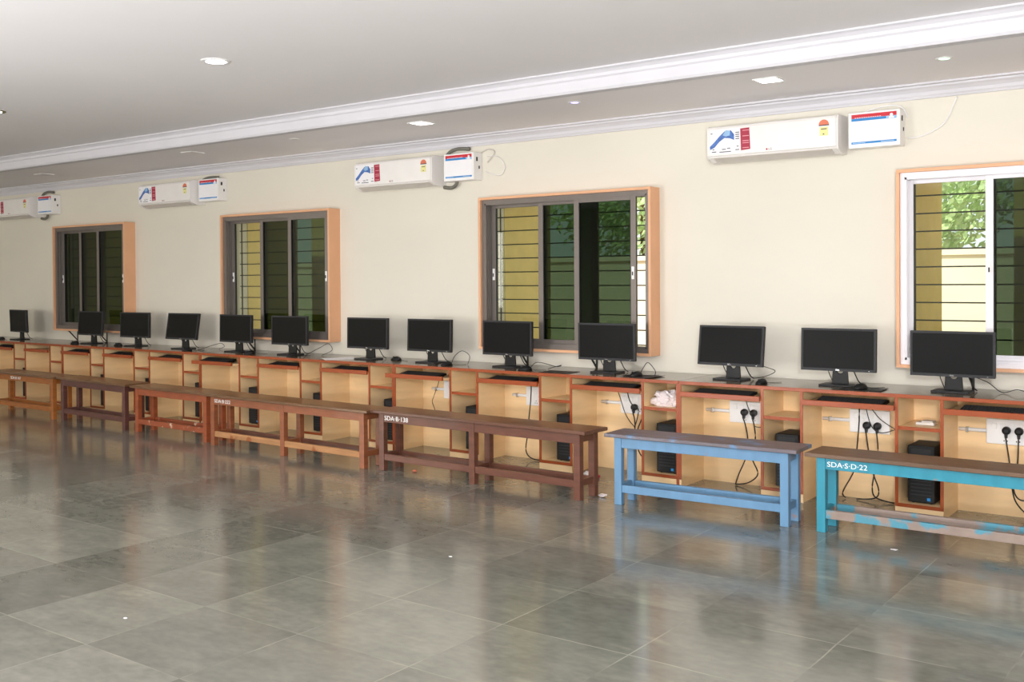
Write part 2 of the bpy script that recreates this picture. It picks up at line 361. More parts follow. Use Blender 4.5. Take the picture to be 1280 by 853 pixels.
# ------------------------------------------------------------------ outside the windows
struct('floor_outside', MB().box(-60, 40, WY+.2, 60, -.25, -.15), M['ground'])
struct('wall_compound', MB().box(-60, 40, 8, 8.2, -.15, 1.78).box(-60, 40, 7.95, 8.25, 1.78, 1.86), M['cream_out'])
for i, (x0, x1, _) in enumerate(WINS):      # yellow shade fins beside each window
    fb = MB().box(x0-.12, x0+.03, WY+.2, 1.52, .5, 2.6).box(x1-.03, x1+.12, WY+.2, 1.52, .5, 2.6).box(x0-.12, x1+.12, WY+.2, 1.52, 2.5, 2.62)
    struct('wall_fin_%d' % (i+1), fb, M['yellow'])
ob = MB()
for a, b in ((-1.66, .3), (-9.93, -8.3), (-14.2, -12.2)): ob.box(a, b, 2.55, 2.9, -.15, 3.2)
struct('wall_outside', ob, M['yellow'])
def tree(x, y, h, r, label, seed):
    rnd = random.Random(seed)
    t = empty('tree', (x, y, -.15), label, 'tree', 'trees beyond the compound wall')
    MB().tube([(0,0,0),(.05,.02,h*.35),(.02,0,h*.7)], [.14,.11,.09,.08,.07,.06,.05,.05,.04], 8, 4).build('trunk', M['bark'], t)
    lf = MB()
    for k in range(5200):
        d = Vector((rnd.gauss(0,1), rnd.gauss(0,1), rnd.gauss(0,1))).normalized()*r*rnd.uniform(.45,1)
        c = Vector((0,0,h*.68))+Vector((d.x, d.y, d.z*.85)); s_ = rnd.uniform(.05,.10)
        n = Vector((rnd.uniform(-1,1), rnd.uniform(-1,1), rnd.uniform(-.4,1))).normalized(); u = n.orthogonal().normalized(); v = n.cross(u)
        q = [lf.bm.verts.new(c+u*s_), lf.bm.verts.new(c+v*s_*.5), lf.bm.verts.new(c-u*s_), lf.bm.verts.new(c-v*s_*.5)]; lf.bm.faces.new(q)
    lf.build('crown', M['leaf'], t)
tree(-4.6, 10.6, 4.6, 1.6, 'leafy green tree seen at the left of the bright-framed window opening', 1)
tree(-1.6, 10.6, 5.0, 1.4, 'leafy green tree seen at the right of the bright-framed window opening', 2)
tree(-9.5, 10.4, 5.0, 1.9, 'green tree beyond the wall, outside the near grey-framed window', 3)

# ------------------------------------------------------------------ desks
ST = {1:-.69, 0:-1.594, -1:-2.472, -2:-3.37, -3:-4.284, -4:-5.196, -5:-6.121, -6:-7.039, -7:-7.922, -8:-8.825, -9:-9.706, -10:-10.573, -11:-11.43, -12:-12.269, -13:-13.12, -14:-14.0}
CL = {1:-.965, 0:-1.863, -1:-2.746, -2:-3.662, -3:-4.571, -4:-5.483, -5:-6.418, -6:-7.315, -7:-8.203, -8:-9.115, -9:-9.989, -10:-10.842, -11:-11.703, -12:-12.533, -13:-13.40}
BP = .36; TRAY_OUT = {-4:.06, -5:.0, -7:.05, -11:.02, -12:.03}
PULL = {k:.02 for k in ST}; PULL.update({-4:.09, -7:.09, -12:.03, -10:.03})
def desk(kR, kL, label):
    xl, xr = ST[kL], ST[kR]; ox = (xl+xr)/2
    D = empty('computer_desk', (ox, 0, 0), label, 'desk', 'computer desks along the wall')
    X = lambda v: v-ox
    MB().box(X(xl)+.002, X(xr)-.002, .004, WY-.012, .734, .756).build('worktop', M['top'], D)
    MB().box(X(xl)+.002, X(xr)-.002, -.004, .003, .733, .7565).build('worktop_edging', M['edging'], D, bevel=.002)
    MB().box(X(xl)+.018, X(xr)-.018, BP, BP+.012, .0, .733).build('back_panel', M['laminate'], D)
    edges = []
    for k in range(kR, kL, -1): edges += [ST[k], CL[k]]
    edges.append(xl)
    for i, e in enumerate(edges):
        c = X(e)
        if i == 0: c -= .010
        if i == len(edges)-1: c += .010
        p = MB().box(c-.009, c+.009, .004, BP, 0, .733).build('side_panel', M['laminate'], D)
        MB().box(c-.0095, c+.0095, -.002, .0035, .055 if i else .0, .733).build('edging', M['edging'], p)
    for k in range(kR, kL, -1):
        a, b = X(CL[k])+.0095, X(ST[k])-.0095
        if k == kR: b -= .010
        sh = MB().box(a, b, .012, BP, .536, .554).build('shelf', M['laminate'], D)
        MB().box(a, b, .006, .0115, .534, .556).build('edging', M['edging'], sh)
        bo = MB().box(a, b, .004, BP, .058, .074).build('bottom_board', M['laminate'], D)
        MB().box(a-.004, b+.004, -.003, .0035, .055, .077).build('edging', M['edging'], bo)
        MB().box(X(CL[k])-.009, X(ST[k])+(.009 if k != kR else -.001), -.001, .0035, 0, .0545).build('kick_board', M['laminate'], D)
        # keyboard tray
        a, b = X(ST[k-1])+.011, X(CL[k])-.011
        if k-1 == kL: a += .010
        y = -PULL[k]
        if PULL[k] > .05: a -= .005; b += .002
        tr = MB().box(a+.008, b-.008, y+.012, y+.31, .655, .668).build('keyboard_tray', M['laminate'], D)
        MB().box(a-(.03 if PULL[k] > .05 else 0), b, y-.006, y+.012, .650, .685).build('tray_front', M['edging'], tr, bevel=.002)
        for u in (a+.001, b-.007): MB().box(u, u+.006, max(.01, y+.02), .33, .652, .672).build('slide_rail', M['chrome'], tr)
    return D
desk(1, -2, 'wooden computer desk at the right end, behind the two painted blue benches')
desk(-2, -5, 'wooden computer desk with crumpled plastic on a shelf, behind the dark brown bench')
desk(-5, -8, 'wooden computer desk with a white paper on top, behind the reddish brown bench')
desk(-8, -11, 'wooden computer desk below the far window, behind the rust red bench')
desk(-11, -14, 'wooden computer desk at the left edge, behind the amber brown bench')

# ------------------------------------------------------------------ computer towers
def tower_proto():
    t = empty('computer_tower', (0,0,.074))
    w, h, d = .158, .36, .25
    MB().box(0, w, .022, d, .006, h).build('case', M['tower'], t, bevel=.004)
    fp_ = MB().box(0, w, 0, .021, .006, h).build('front_panel', M['black'], t, bevel=.005)
    MB().box(.02, w-.02, -.002, .0, h-.055, h-.02).build('drive_bay', M['bezel'], fp_)
    r = MB()
    for k in range(9): r.box(.018, w-.018, -.002, 0, .05+k*.022, .058+k*.022)
    r.build('vent_grille', M['bezel'], fp_)
    MB().box(w-.042, w-.022, -.0025, 0, .022, .040).build('sticker', M['blue'], fp_)
    MB().lathe([(.008,0),(.008,-.004),(.006,-.005)], (w-.03,0,h-.09), 12, 'y').build('power_button', M['chrome'], fp_)
    ft = MB()
    for u in (.02, w-.03): ft.box(u, u+.012, .02, d-.02, 0, .006)
    ft.build('foot', M['rubber'], t)
    return t
TOW = {0:(-1.812,'black computer tower rightmost, in the desk column behind the turquoise bench'),
 -1:(-2.677,'black computer tower partly hidden by the right end of the light blue bench'),
 -2:(-3.58,'black computer tower under the shelf holding crumpled plastic'),
 -3:(-4.458,'black computer tower behind the right end of the dark brown bench'),
 -4:(-5.368,'black computer tower behind the middle leg of the dark brown bench'),
 -5:(-6.301,'black computer tower behind the white lettering of the dark brown bench'),
 -6:(-7.212,'black computer tower behind the reddish brown bench, right of its middle legs'),
 -7:(-8.14,'black computer tower behind the reddish brown bench, left of its middle legs'),
 -8:(-9.0,'black computer tower behind the right half of the rust red bench'),
 -9:(-9.876,'black computer tower edge showing behind the left end of the rust red bench'),
 -10:(-10.742,'black computer tower behind the dark plum bench'),
 -12:(-12.45,'black computer tower behind the amber brown bench at the left edge')}
tp = None
for k, (x, lb) in TOW.items():
    if tp is None: tp = tower_proto(); t = tp
    else: t = copy_tree(tp)
    t.location = (x, .06, .074); tag(t, lb, 'computer tower', 'computer towers in the desk columns')

# ------------------------------------------------------------------ monitors
def monitor_proto():
    t = empty('monitor', (0,0,0))
    # stand on z=0, screen plane at y=0, panel 0.505 x 0.285
    head = MB().box(-.2525, .2525, 0, .028, .098, .385).build('housing', M['bezel'], t, bevel=.004)
    b = MB().prism([(-.16,.028),(.16,.028),(.13,.052),(-.13,.052)], .15, .34, 'z').build('rear_cover', M['black'], head)
    fr = MB(); y0 = -.003
    fr.box(-.2525,.2525,y0,0,.098,.116).box(-.2525,.2525,y0,0,.371,.385).box(-.2525,-.2385,y0,0,.116,.371).box(.2385,.2525,y0,0,.116,.371)
    fr.build('bezel', M['bezel'], head)
    MB().box(-.2385,.2385,-.0008,0,.116,.371).build('screen', M['black_gloss'], head)
    text('logo', 'DELL', .013, M['chrome'], head, (0,-.0035,.1025), align='CENTER')
    MB().box(.205,.212,-.0035,-.002,.104,.107).build('power_light', M['chrome'], head)
    # neck with a round cable hole near the top
    nk = MB()
    pr = [(-.056,.010),(.056,.010),(.050,.10),(.048,.125),(.024,.125),(.022,.095),(.014,.083),(0,.079),(-.014,.083),(-.022,.095),(-.024,.125),(-.048,.125),(-.050,.10)]
    nk.prism(pr, .040, .058, 'y'); nk.box(-.045,.045,.028,.045,.125,.22)
    nk.build('stand_neck', M['black'], t, bevel=.003)
    MB().prism([(-.108,-.065),(.108,-.065),(.116,-.05),(.116,.09),(.10,.11),(-.10,.11),(-.116,.09),(-.116,-.05)], 0, .012, 'z').build('stand_base', M['bezel'], t, bevel=.004)
    MB().tube([(.07,.05,.14),(.085,.075,.09),(.105,.10,.03),(.12,.13,.006)], .004, 6).build('video_cable', M['cable'], t)
    MB().tube([(-.09,.05,.14),(-.085,.07,.08),(-.07,.12,.006)], .003, 6).build('power_lead', M['cable'], t)
    return t
MON = [(-1.600,0,0,'black monitor in front of the bright-framed window'),
 (-2.322,0,2,'black monitor with a mouse on a mat, just left of the bright-framed window'),
 (-3.097,-2,8,'black monitor tilted back against bare wall, above the light blue bench'),
 (-4.131,1,-1,'black monitor covering the lower right corner of the near grey-framed window'),
 (-5.093,0,1,'black monitor covering the lower left corner of the near grey-framed window'),
 (-5.950,0,2,'black monitor just left of the near grey-framed window, above the lettered dark bench'),
 (-6.707,1,1,'black monitor beside a white paper on the desk'),
 (-7.777,1,0,'black monitor covering the lower right part of the middle grey window with peach side'),
 (-8.599,0,1,'black monitor covering the lower left corner of the middle grey window'),
 (-9.503,3,9,'black monitor tilted back, alone between the two far windows'),
 (-10.382,4,1,'black monitor at the right edge of the farthest window'),
 (-11.286,0,4,'greyish black monitor in front of the farthest window, between two wall brackets'),
 (-12.942,-6,-2,'black monitor leftmost on the desks, against bare wall')]
mp_ = None
for x, rz, tilt, lb in MON:
    t = mp_ = monitor_proto() if mp_ is None else mp_
    if x != MON[0][0]: t = copy_tree(mp_)
    t.location = (x, .27, .756); t.rotation_euler = (0,0,math.radians(rz)); tag(t, lb, 'monitor', 'monitors on the desks')
    for ch in t.children:
        if ch.name.startswith('housing'):
            p = Vector((0,.03,.22)); R = Matrix.Rotation(math.radians(-tilt), 4, 'X')
            ch.matrix_local = Matrix.Translation(p) @ R @ Matrix.Translation(-p)

# ------------------------------------------------------------------ keyboards
def keyboard_proto():
    t = empty('keyboard', (0,0,0))
    MB().prism([(0,0),(.135,0),(.135,.018),(.02,.010),(0,.008)], 0, .44).build('case', M['black'], t, bevel=.002)
    k = MB()
    for r in range(6):
        y = .012+r*.019; z = .0095+ (.008)*(r/5.5)
        x = .012
        while x < .425:
            wd = .0155 if not (r == 0 and .10 < x < .12) else .10
            if not (.285 < x < .293 or .355 < x < .36): k.box(x, min(x+wd,.43), y, y+.0155, z-.003, z+.006)
            x += wd+.0035
    k.build('keys', M['key'], t)
    for u in (.03, .40): MB().box(u, u+.02, .115, .125, -.010, .004).build('foot', M['rubber'], t)
    t.rotation_euler = (.085, 0, 0)
    return t
KB = {1:'black keyboard on the tray at the right edge of the frame', 0:'black keyboard on the tray below the monitor with the mat, behind the turquoise bench', -1:'black keyboard on the tray below the monitor tilted back over the light blue bench', -2:'black keyboard on the tray left of the shelf with crumpled plastic', -3:'black keyboard on the tray below the lower left corner of the near grey window',
 -4:'black keyboard on a pulled-out tray with a phone-like mouse lying on it', -5:'black keyboard on the tray below the white paper', -6:'black keyboard on the tray below the right part of the middle grey window', -7:'black keyboard propped up at the back on a pulled-out tray',
 -8:'black keyboard on the tray below the tilted far monitor', -9:'black keyboard on the tray below the right edge of the farthest window', -10:'black keyboard on the tray below the greyish monitor', -12:'black keyboard on the tray at the left edge of the frame'}
KB[-4] = 'black keyboard on the pulled-out tray behind the lettering of the dark brown bench'
kp = None
for k, lb in KB.items():
    t = kp = keyboard_proto() if kp is None else kp
    if k != 1: t = copy_tree(kp)
    a, b = ST[k-1]+.02, CL[k]-.02
    off = {-6:.10, -5:.10, -8:.12, -7:.03}.get(k, (b-a-.44)*.5)
    t.location = (a+min(off, b-a-.445), -PULL[k]+.03, .6685); tag(t, lb, 'keyboard', 'keyboards on the pull-out trays')
    if k == -7: t.rotation_euler = (.16, 0, 0)
# ------------------------------------------------------------------ mice, mats
def mouse_proto():
    t = empty('mouse', (0,0,0)); bm = MB()
    bmesh.ops.create_uvsphere(bm.bm, u_segments=16, v_segments=10, radius=1)
    for v in bm.bm.verts: v.co = Vector((v.co.x*.032, v.co.y*.058, max(0, v.co.z)*.036*(1+.25*v.co.y)))
    bm.build('body', M['black'], t, smooth=True)
    MB().lathe([(.008,-.003),(.008,.003)], (0,-.03,.028), 12, 'x').build('scroll_wheel', M['bezel'], t)
    MB().tube([(0,.055,.008),(.01,.09,.004),(.04,.13,.004),(.05,.17,.004)], .002, 6).build('mouse_cable', M['cable'], t)
    return t
MICE = [(-2.13,.14,.4,'black mouse on the mat beside the monitor left of the bright-framed window'),
 (-2.80,.12,.2,'black mouse right of the tilted monitor above the light blue bench'),
 (-3.79,.13,.5,'black mouse on a curved mat right of the monitor at the near window corner'),
 (-4.80,.12,.9,'black mouse right of the monitor at the lower left of the near grey window'),
 (-5.63,.13,.3,'black mouse with a looping cable, left of the near grey-framed window'),
 (-6.40,.33,1.5,'black mouse lying sideways between two monitors left of the near grey window'),
 (-7.60,.15,.3,'black mouse below the lower right part of the middle grey window'),
 (-8.23,.15,.6,'black mouse under the wall bracket of the middle grey window'),
 (-9.18,.10,.2,'black mouse beside the base of the tilted far monitor'),
 (-10.60,.20,1.3,'black mouse beside the monitor at the right edge of the farthest window'),
 (-11.42,.15,1.2,'black mouse beside the base of the greyish monitor'),
 (-13.15,.16,1.4,'black mouse left of the leftmost monitor')]
mo = None
for x, y, r, lb in MICE:
    mo_t = mo = mouse_proto() if mo is None else mo
    if x != MICE[0][0]: mo_t = copy_tree(mo)
    zz = .7585 if lb.find(' mat ') > 0 and 'curved' in lb or 'on the mat' in lb else .756
    mo_t.location = (x, y, zz); mo_t.rotation_euler = (0,0,-r); tag(mo_t, lb, 'mouse', 'mice on the desks')
def mat_pad(x, y, w, d, rz, lb, curl=0):
    m = MB(); n = 8
    for i in range(n):
        u0, u1 = -w/2+w*i/n, -w/2+w*(i+1)/n
        z0, z1 = curl*(abs(u0)/(w/2))**3, curl*(abs(u1)/(w/2))**3
        m.poly([(u0,-d/2,z0),(u1,-d/2,z1),(u1,d/2,z1),(u0,d/2,z0)], (0,0,.0022))
    o = m.build('mouse_mat', M['black'], loc=(x,y,.7562)); o.rotation_euler.z = rz; tag(o, lb, 'mouse mat', 'mouse mats on the desks')
mat_pad(-2.11, .15, .26, .20, .05, 'black mouse mat beside the monitor left of the bright-framed window', .004)
mat_pad(-3.74, .15, .26, .20, -.05, 'black mouse mat right of the monitor at the near window corner', .006)
mat_pad(-4.47, .12, .26, .20, .08, 'black mouse mat lying alone between the two monitors of the near grey window', .0)

# ------------------------------------------------------------------ papers and small things
pm = MB()
for i in range(6):
    a, b = i/6, (i+1)/6
    za, zb = .004*math.sin(a*5), .004*math.sin(b*5)
    pm.poly([(-.11+.22*a,-.15,za+.004),(-.11+.22*b,-.15,zb+.004),(-.11+.22*b,.15,zb+.004),(-.11+.22*a,.15,za+.004)], (0,0,.0008))
o = pm.build('paper_sheet', M['paper'], loc=(-6.98, .17, .7555)); o.rotation_euler.z = -.5
tag(o, 'white paper sheet lying on the desk left of a monitor', 'paper')
pm = MB()
bmesh.ops.create_icosphere(pm.bm, subdivisions=4, radius=1)
rnd = random.Random(5); cs = [(Vector((rnd.uniform(-1,1),rnd.uniform(-1,1),rnd.uniform(-1,1))).normalized(), rnd.uniform(.1,.5)) for _ in range(26)]
for v in pm.bm.verts:
    d = v.co.normalized(); f = 1+sum((.55*s if d.dot(c) > .86 else -.04*s) for c, s in cs)+rnd.uniform(-.05,.05)
    z = d.z*f
    v.co = Vector((d.x*f*.10, d.y*f*.08, max(-.045, z*.075)))
o = pm.build('plastic_bag', M['plastic_bag'], loc=(-3.515, .13, .601)); tag(o, 'crumpled clear plastic bag on the desk shelf', 'plastic bag')
def blob(name, m, x, y, r, lb, cat, seed, flat=.5):
    b = MB(); bmesh.ops.create_icosphere(b.bm, subdivisions=2, radius=r); q = random.Random(seed)
    for v in b.bm.verts: v.co = Vector((v.co.x*1.5, v.co.y, v.co.z*flat))*q.uniform(.6,1.25)
    mz = min(v.co.z for v in b.bm.verts)
    for v in b.bm.verts: v.co.z -= mz
    o = b.build(name, m, loc=(x,y,.0)); tag(o, lb, cat)
blob('crumpled_wrapper', M['paper'], -4.10, -.05, .03, 'small crumpled white wrapper on the floor between dark brown and light blue benches', 'litter', 3, .7)
blob('crumpled_wrapper', M['maroon'], -4.03, -.05, .02, 'small dark red wrapper beside the crumpled white wrapper', 'litter', 4, .7)
blob('peel_scrap', M['orange'], -5.32, -.63, .014, 'tiny orange scrap on the floor under the dark brown bench', 'litter', 6)
blob('paper_scrap', M['paper'], -1.634, -.86, .013, 'tiny white paper scrap on the floor in front of the turquoise bench', 'litter', 8, .2)
blob('crumpled_wrapper', M['plastic_bag'], -3.64, -.60, .022, 'small clear wrapper on the floor at the right end of the dark brown bench', 'litter', 9, .6)
for i, (x, y, lb) in enumerate([(-4.05,-3.95,'white chip on the floor slabs at the lower left, nearest the camera'), (-3.52,-2.35,'white chip on the floor slabs in front of the dark brown bench')]):
    blob('paper_scrap', M['paper'], x, y, .008, lb, 'litter', 20+i, .25)
bx = MB().box(-.06,.05,-.04,.04,0,.018).box(-.03,.04,-.03,.05,.018,.026)
o = bx.build('small_notepad', M['ac_dark'], loc=(-1.72,.16,.556), bevel=.003); tag(o, 'small grey notepad on the shelf above the rightmost tower', 'notepad')

# ------------------------------------------------------------------ switchboards, conduits, plugs, cables
SBD = [(-2.265,-2.0,.446,.60,'white switchboard under the desk behind the turquoise bench, left of the rightmost tower'),
 (-1.412,-1.15,.446,.60,'white switchboard at the right edge of the frame'),
 (-3.133,-2.86,.446,.60,'white switchboard above the light blue bench with two black plugs side by side'),
 (-4.041,-3.78,.446,.60,'white switchboard below the monitor at the near window corner'),
 (-4.942,-4.70,.446,.60,'white switchboard above the right half of the dark brown bench'),
 (-5.835,-5.60,.446,.60,'white switchboard narrowly seen above the middle of the dark brown bench')]
for x0, x1, z0, z1, lb in SBD:
    t = empty('switchboard', ((x0+x1)/2, BP, z0), lb, 'switchboard', 'white switchboards under the desks')
    w_ = (x1-x0)/2; h = z1-z0
    p = MB().box(-w_, w_, -.03, 0, 0, h).build('cover_plate', M['white_plastic'], t, bevel=.004)
    for q in range(4): MB().box(-w_+.03+q*.05, -w_+.06+q*.05, -.036, -.03, h-.06, h-.025).build('switch', M['white_plastic'], p, bevel=.002)
    s_ = MB()
    for q in (-.02, .05):
        for du, dz in ((0,.035),(-.009,.018),(.009,.018)): s_.box(q+du-.003, q+du+.003, -.0305, -.0298, dz, dz+.008)
    s_.build('socket_hole', M['rubber'], p)
for a, b, lb in ((-2.45,-2.267,'grey-white conduit pipe left of the switchboard behind the turquoise bench'),(-3.32,-3.135,'grey-white conduit pipe left of the switchboard above the light blue bench'),(-4.22,-4.043,'grey-white conduit pipe below the monitor at the near window corner'),
                 (-5.09,-4.944,'grey-white conduit pipe above the right half of the dark brown bench'),(-5.98,-5.837,'grey-white conduit pipe above the middle of the dark brown bench'),(-1.575,-1.414,'grey-white conduit pipe left of the rightmost switchboard'),
                 (-6.66,-6.43,'grey-white conduit pipe below the white paper'),(-7.55,-7.33,'grey-white conduit pipe below the right part of the middle grey window'),(-8.36,-8.22,'grey-white conduit pipe under the propped-up keyboard')):
    t = empty('conduit_pipe', (a, BP-.014, .522), lb, 'pipe', 'conduit pipes under the desks')
    MB().tube([(0,0,0),(b-a,0,0)], .012, 10, 1).build('pipe', M['white_plastic'], t, smooth=True)
    MB().box(.04,.058,-.016,.014,-.018,.016).build('clip', M['chrome'], t, bevel=.003)
def power_cable(plug, paths, lb, r=.0045):
    t = empty('power_cable', plug or paths[0][0], lb, 'cable', 'black cables under the desks'); o0 = Vector(plug or paths[0][0])
    c = MB()
    for p in paths: c.tube([Vector(q)-o0 for q in p], r, 6, 5)
    c.build('cord', M['cable'], t, smooth=True)
    if plug:
        b = MB().lathe([(.006,.03),(.022,.03),(.026,.012),(.024,-.006),(.012,-.012)], (0,0,0), 14, 'y')
        b.prism([(-.012,.0),(.012,.0),(.007,-.045),(-.007,-.045)], -.008, .008, 'y'); b.build('plug', M['black'], t)
yc = .29
def P3(pts, y=yc): return [(x, y, max(z,.006)) for x, z in pts]
power_cable((-2.143,.30,.500), [[(-2.143,.29,.46)]+P3([(-2.124,.328),(-2.097,.192),(-2.06,.08),(-2.087,.025),(-2.206,-.04)])], 'black cable from the left plug of the switchboard behind the turquoise bench')
power_cable((-2.073,.30,.500), [[(-2.073,.29,.46)]+P3([(-2.064,.329),(-2.087,.193),(-2.102,.09),(-2.078,.03),(-1.962,-.003)])], 'black cable from the right plug of the switchboard behind the turquoise bench')
power_cable(None, [P3([(-2.187,.66),(-2.187,.527),(-2.203,.33),(-2.22,.198),(-2.296,.045),(-2.278,-.05)])], 'black cable hanging straight from the tray behind the left end of the turquoise bench')
power_cable(None, [P3([(-2.13,.66),(-2.091,.608),(-2.04,.551),(-1.952,.498),(-1.92,.50)],.27), P3([(-2.15,.64),(-2.11,.50),(-2.04,.46),(-1.93,.50)],.3)], 'thin black cables slanting across the switchboard behind the turquoise bench', .003)
power_cable((-1.293,.30,.535), [[(-1.293,.29,.49)]+P3([(-1.271,.335),(-1.259,.199),(-1.234,.1),(-1.16,.03),(-1.05,.008)])], 'black cable from the left plug of the rightmost switchboard')
power_cable((-1.222,.30,.535), [[(-1.222,.29,.49)]+P3([(-1.227,.34),(-1.25,.199),(-1.225,.128),(-1.16,.12),(-1.05,.15)])], 'black cable from the right plug of the rightmost switchboard')
power_cable((-3.009,.30,.525), [[(-3.005,.29,.48)]+P3([(-2.976,.354),(-2.988,.214),(-3.04,.091),(-3.071,-.03)])], 'black cable from the left plug above the light blue bench')
power_cable((-2.939,.30,.525), [[(-2.935,.29,.48)]+P3([(-2.917,.359),(-2.943,.213),(-2.9,.10),(-2.97,.03),(-3.069,-.03)])], 'black cable from the right plug above the light blue bench')
power_cable(None, [P3([(-2.99,.66),(-2.972,.592),(-2.928,.484),(-2.913,.438),(-2.86,.434)],.27)], 'thin black cable crossing the plugs above the light blue bench', .003)
power_cable((-3.907,.30,.50), [[(-3.907,.29,.455)]+P3([(-3.892,.40),(-3.889,.30),(-3.87,.2),(-3.84,.14),(-3.80,.12)])], 'black cable from the plug below the monitor at the near window corner')
power_cable((-3.815,.30,.495), [[(-3.815,.29,.45)]+P3([(-3.84,.40),(-3.87,.32),(-3.87,.2)])], 'black cable from the half-hidden plug beside the plastic bag shelf')
power_cable(None, [P3([(-4.06,.66),(-4.022,.573),(-3.978,.455),(-3.932,.388),(-3.892,.345),(-3.88,.25)])], 'thin black cable curving past the switchboard below the near window corner', .003)
power_cable(None, [P3([(-3.95,.66),(-3.937,.589),(-3.908,.53),(-3.851,.494),(-3.86,.42),(-3.881,.341),(-3.875,.2)],.27)], 'black cable dropping from the tray left of the plastic bag shelf', .004)
power_cable((-4.765,.30,.525), [P3([(-4.765,.48),(-4.76,.40),(-4.74,.3)])], 'black cable from the plug above the right half of the dark brown bench')
power_cable(None, [P3([(-4.86,.66),(-4.867,.499),(-4.885,.358),(-4.902,.205),(-4.919,.08),(-4.871,.02),(-4.75,.0)])], 'black cable curling to the floor behind the right half of the dark brown bench')
power_cable(None, [P3([(-5.84,.64),(-5.868,.563),(-5.917,.456),(-5.933,.409),(-5.903,.34),(-5.90,.25)])], 'thin black cable zigzagging above the middle of the dark brown bench', .0025)
power_cable(None, [P3([(-8.91,.64),(-8.905,.574),(-8.885,.437),(-8.837,.34),(-8.80,.2)])], 'thin dark cable hanging below the propped-up keyboard', .0025)
MC = [([(-2.96,.30,.80),(-2.95,.34,.77),(-2.86,.36,.79),(-2.79,.34,.83),(-2.86,.30,.862)], 'thin grey cable curling up beside the tilted monitor above the light blue bench'),
      ([(-3.79,.19,.765),(-3.80,.26,.81),(-3.78,.30,.85),(-3.72,.30,.79),(-3.70,.26,.762)], 'thin wire loop sticking up behind the mouse on the curved mat'),
      ([(-4.80,.18,.762),(-4.86,.38,.80),(-4.66,.36,.775),(-4.60,.34,.79),(-4.70,.3,.76)], 'thin wire loop lying beside the monitor at the near grey window'),
      ([(-5.63,.19,.765),(-5.66,.28,.83),(-5.62,.33,.87),(-5.54,.33,.83),(-5.52,.28,.762)], 'thin wire loop rising above the mouse left of the near grey window'),
      ([(-7.50,.22,.762),(-7.48,.40,.83),(-7.40,.44,.87),(-7.33,.42,.81),(-7.40,.35,.762)], 'thin wire loop standing right of the middle grey window monitor'),
      ([(-9.12,.2,.762),(-9.16,.42,.80),(-9.08,.46,.82),(-9.0,.44,.79),(-9.04,.4,.762)], 'thin wire loop right of the tilted far monitor'),
      ([(-1.52,.37,.86),(-1.42,.40,.82),(-1.33,.38,.762),(-1.24,.36,.785),(-1.14,.35,.762)], 'black cable trailing from the monitor in front of the bright-framed window')]
for pts, lb in MC:
    o0 = Vector(pts[0]); o = MB().tube([Vector(p)-o0 for p in pts], .0028, 6, 6).build('desk_cable', M['cable'], loc=pts[0], smooth=True); tag(o, lb, 'cable')

# ------------------------------------------------------------------ benches
def bench(p0, p1, depth, legs, leg, seat, rail, label, h=.455, sign=None, front_apron=None, rear_rail=None, signx=.05, over=.06):
    """p0/p1 floor points of the front left / front right leg corners"""
    p0 = Vector((*p0,0)); p1 = Vector((*p1,0)); d = p1-p0; L_ = d.length
    t = empty('bench', p0, label, 'bench', 'benches in front of the desks', rz=math.atan2(d.y, d.x))
    MB().box(-over, L_+over, -.03, depth+.03, h-.024, h).build('seat', seat, t, bevel=.004)
    s = .052
    for i in range(legs):
        x = (L_-s)*i/(legs-1)
        for y in (0, depth-s*.9): MB().box(x, x+s, y, y+s*.9, 0, h-.0245).build('leg', leg, t, bevel=.003)
    front_apron = front_apron or leg
    for i in range(legs-1):
        a, b = (L_-s)*i/(legs-1)+s, (L_-s)*(i+1)/(legs-1)
        MB().box(a, b, .004, .026, h-.092, h-.025).build('apron', front_apron, t, bevel=.002)
        MB().box(a, b, depth-.028, depth-.006, h-.085, h-.025).build('apron', leg, t, bevel=.002)
        MB().box(a, b, .006, .034, .082, .132).build('rail', rail, t, bevel=.003)
        MB().box(a, b, depth-.036, depth-.008, .082, .132).build('rail', rear_rail or rail, t, bevel=.003)
    for i in range(legs):
        x = (L_-s)*i/(legs-1)
        MB().box(x+.012, x+s-.012, s*.9, depth-s*.9, h-.085, h-.025).build('apron', leg, t, bevel=.002)
        MB().box(x+.012, x+s-.012, s*.9, depth-s*.9, .09, .135).build('rail', leg, t, bevel=.002)
    if sign:
        x = signx
        for q, (sz, s_) in enumerate(sign):
            o = text('lettering', s_, sz, M['letter'], t, (x, .0035-.0035 if x < s else .003, h-.075), depth=.0012, xs=1.15); o['label'] = 'white hand-painted lettering'
            x += o.dimensions.x*1.0+.012
    return t
bench((-2.12,-.700), (-.86,-.70), .235, 2, M['turq_bench'], M['seat_turq'], M['turq_worn'], 'turquoise wooden bench with brown seat at the right edge', .462, [(.042,'SDA'),(.042,'·S·D·22')], rear_rail=M['turq_worn'], signx=.062)
bench((-3.460,-.745), (-2.290,-.700), .225, 2, M['blue_bench'], M['seat_blue'], M['blue_bench'], 'light blue painted wooden bench with worn grey seat', .468)
bench((-5.60,-.735), (-3.700,-.790), .225, 3, M['dark_bench'], M['dark_seat'], M['dark_bench'], 'long dark brown wooden bench with white lettering, left of the light blue bench', .472, [(.050,'SDA·B·138')], signx=.06)
bench((-7.72,-.715), (-5.725,-.775), .225, 3, M['red_bench'], M['brown_seat'], M['rail_bare'], 'long reddish brown bench with pale worn rail, left of the dark brown bench', .468, [(.046,'SDA·B·222')], signx=.055, rear_rail=M['dark_bench'])
bench((-9.035,-.620), (-7.86,-.655), .22, 2, M['rust_bench'], M['brown_seat'], M['rust_rail'], 'rust red wooden bench with chipped white-flecked lower rail', .462, over=.05)
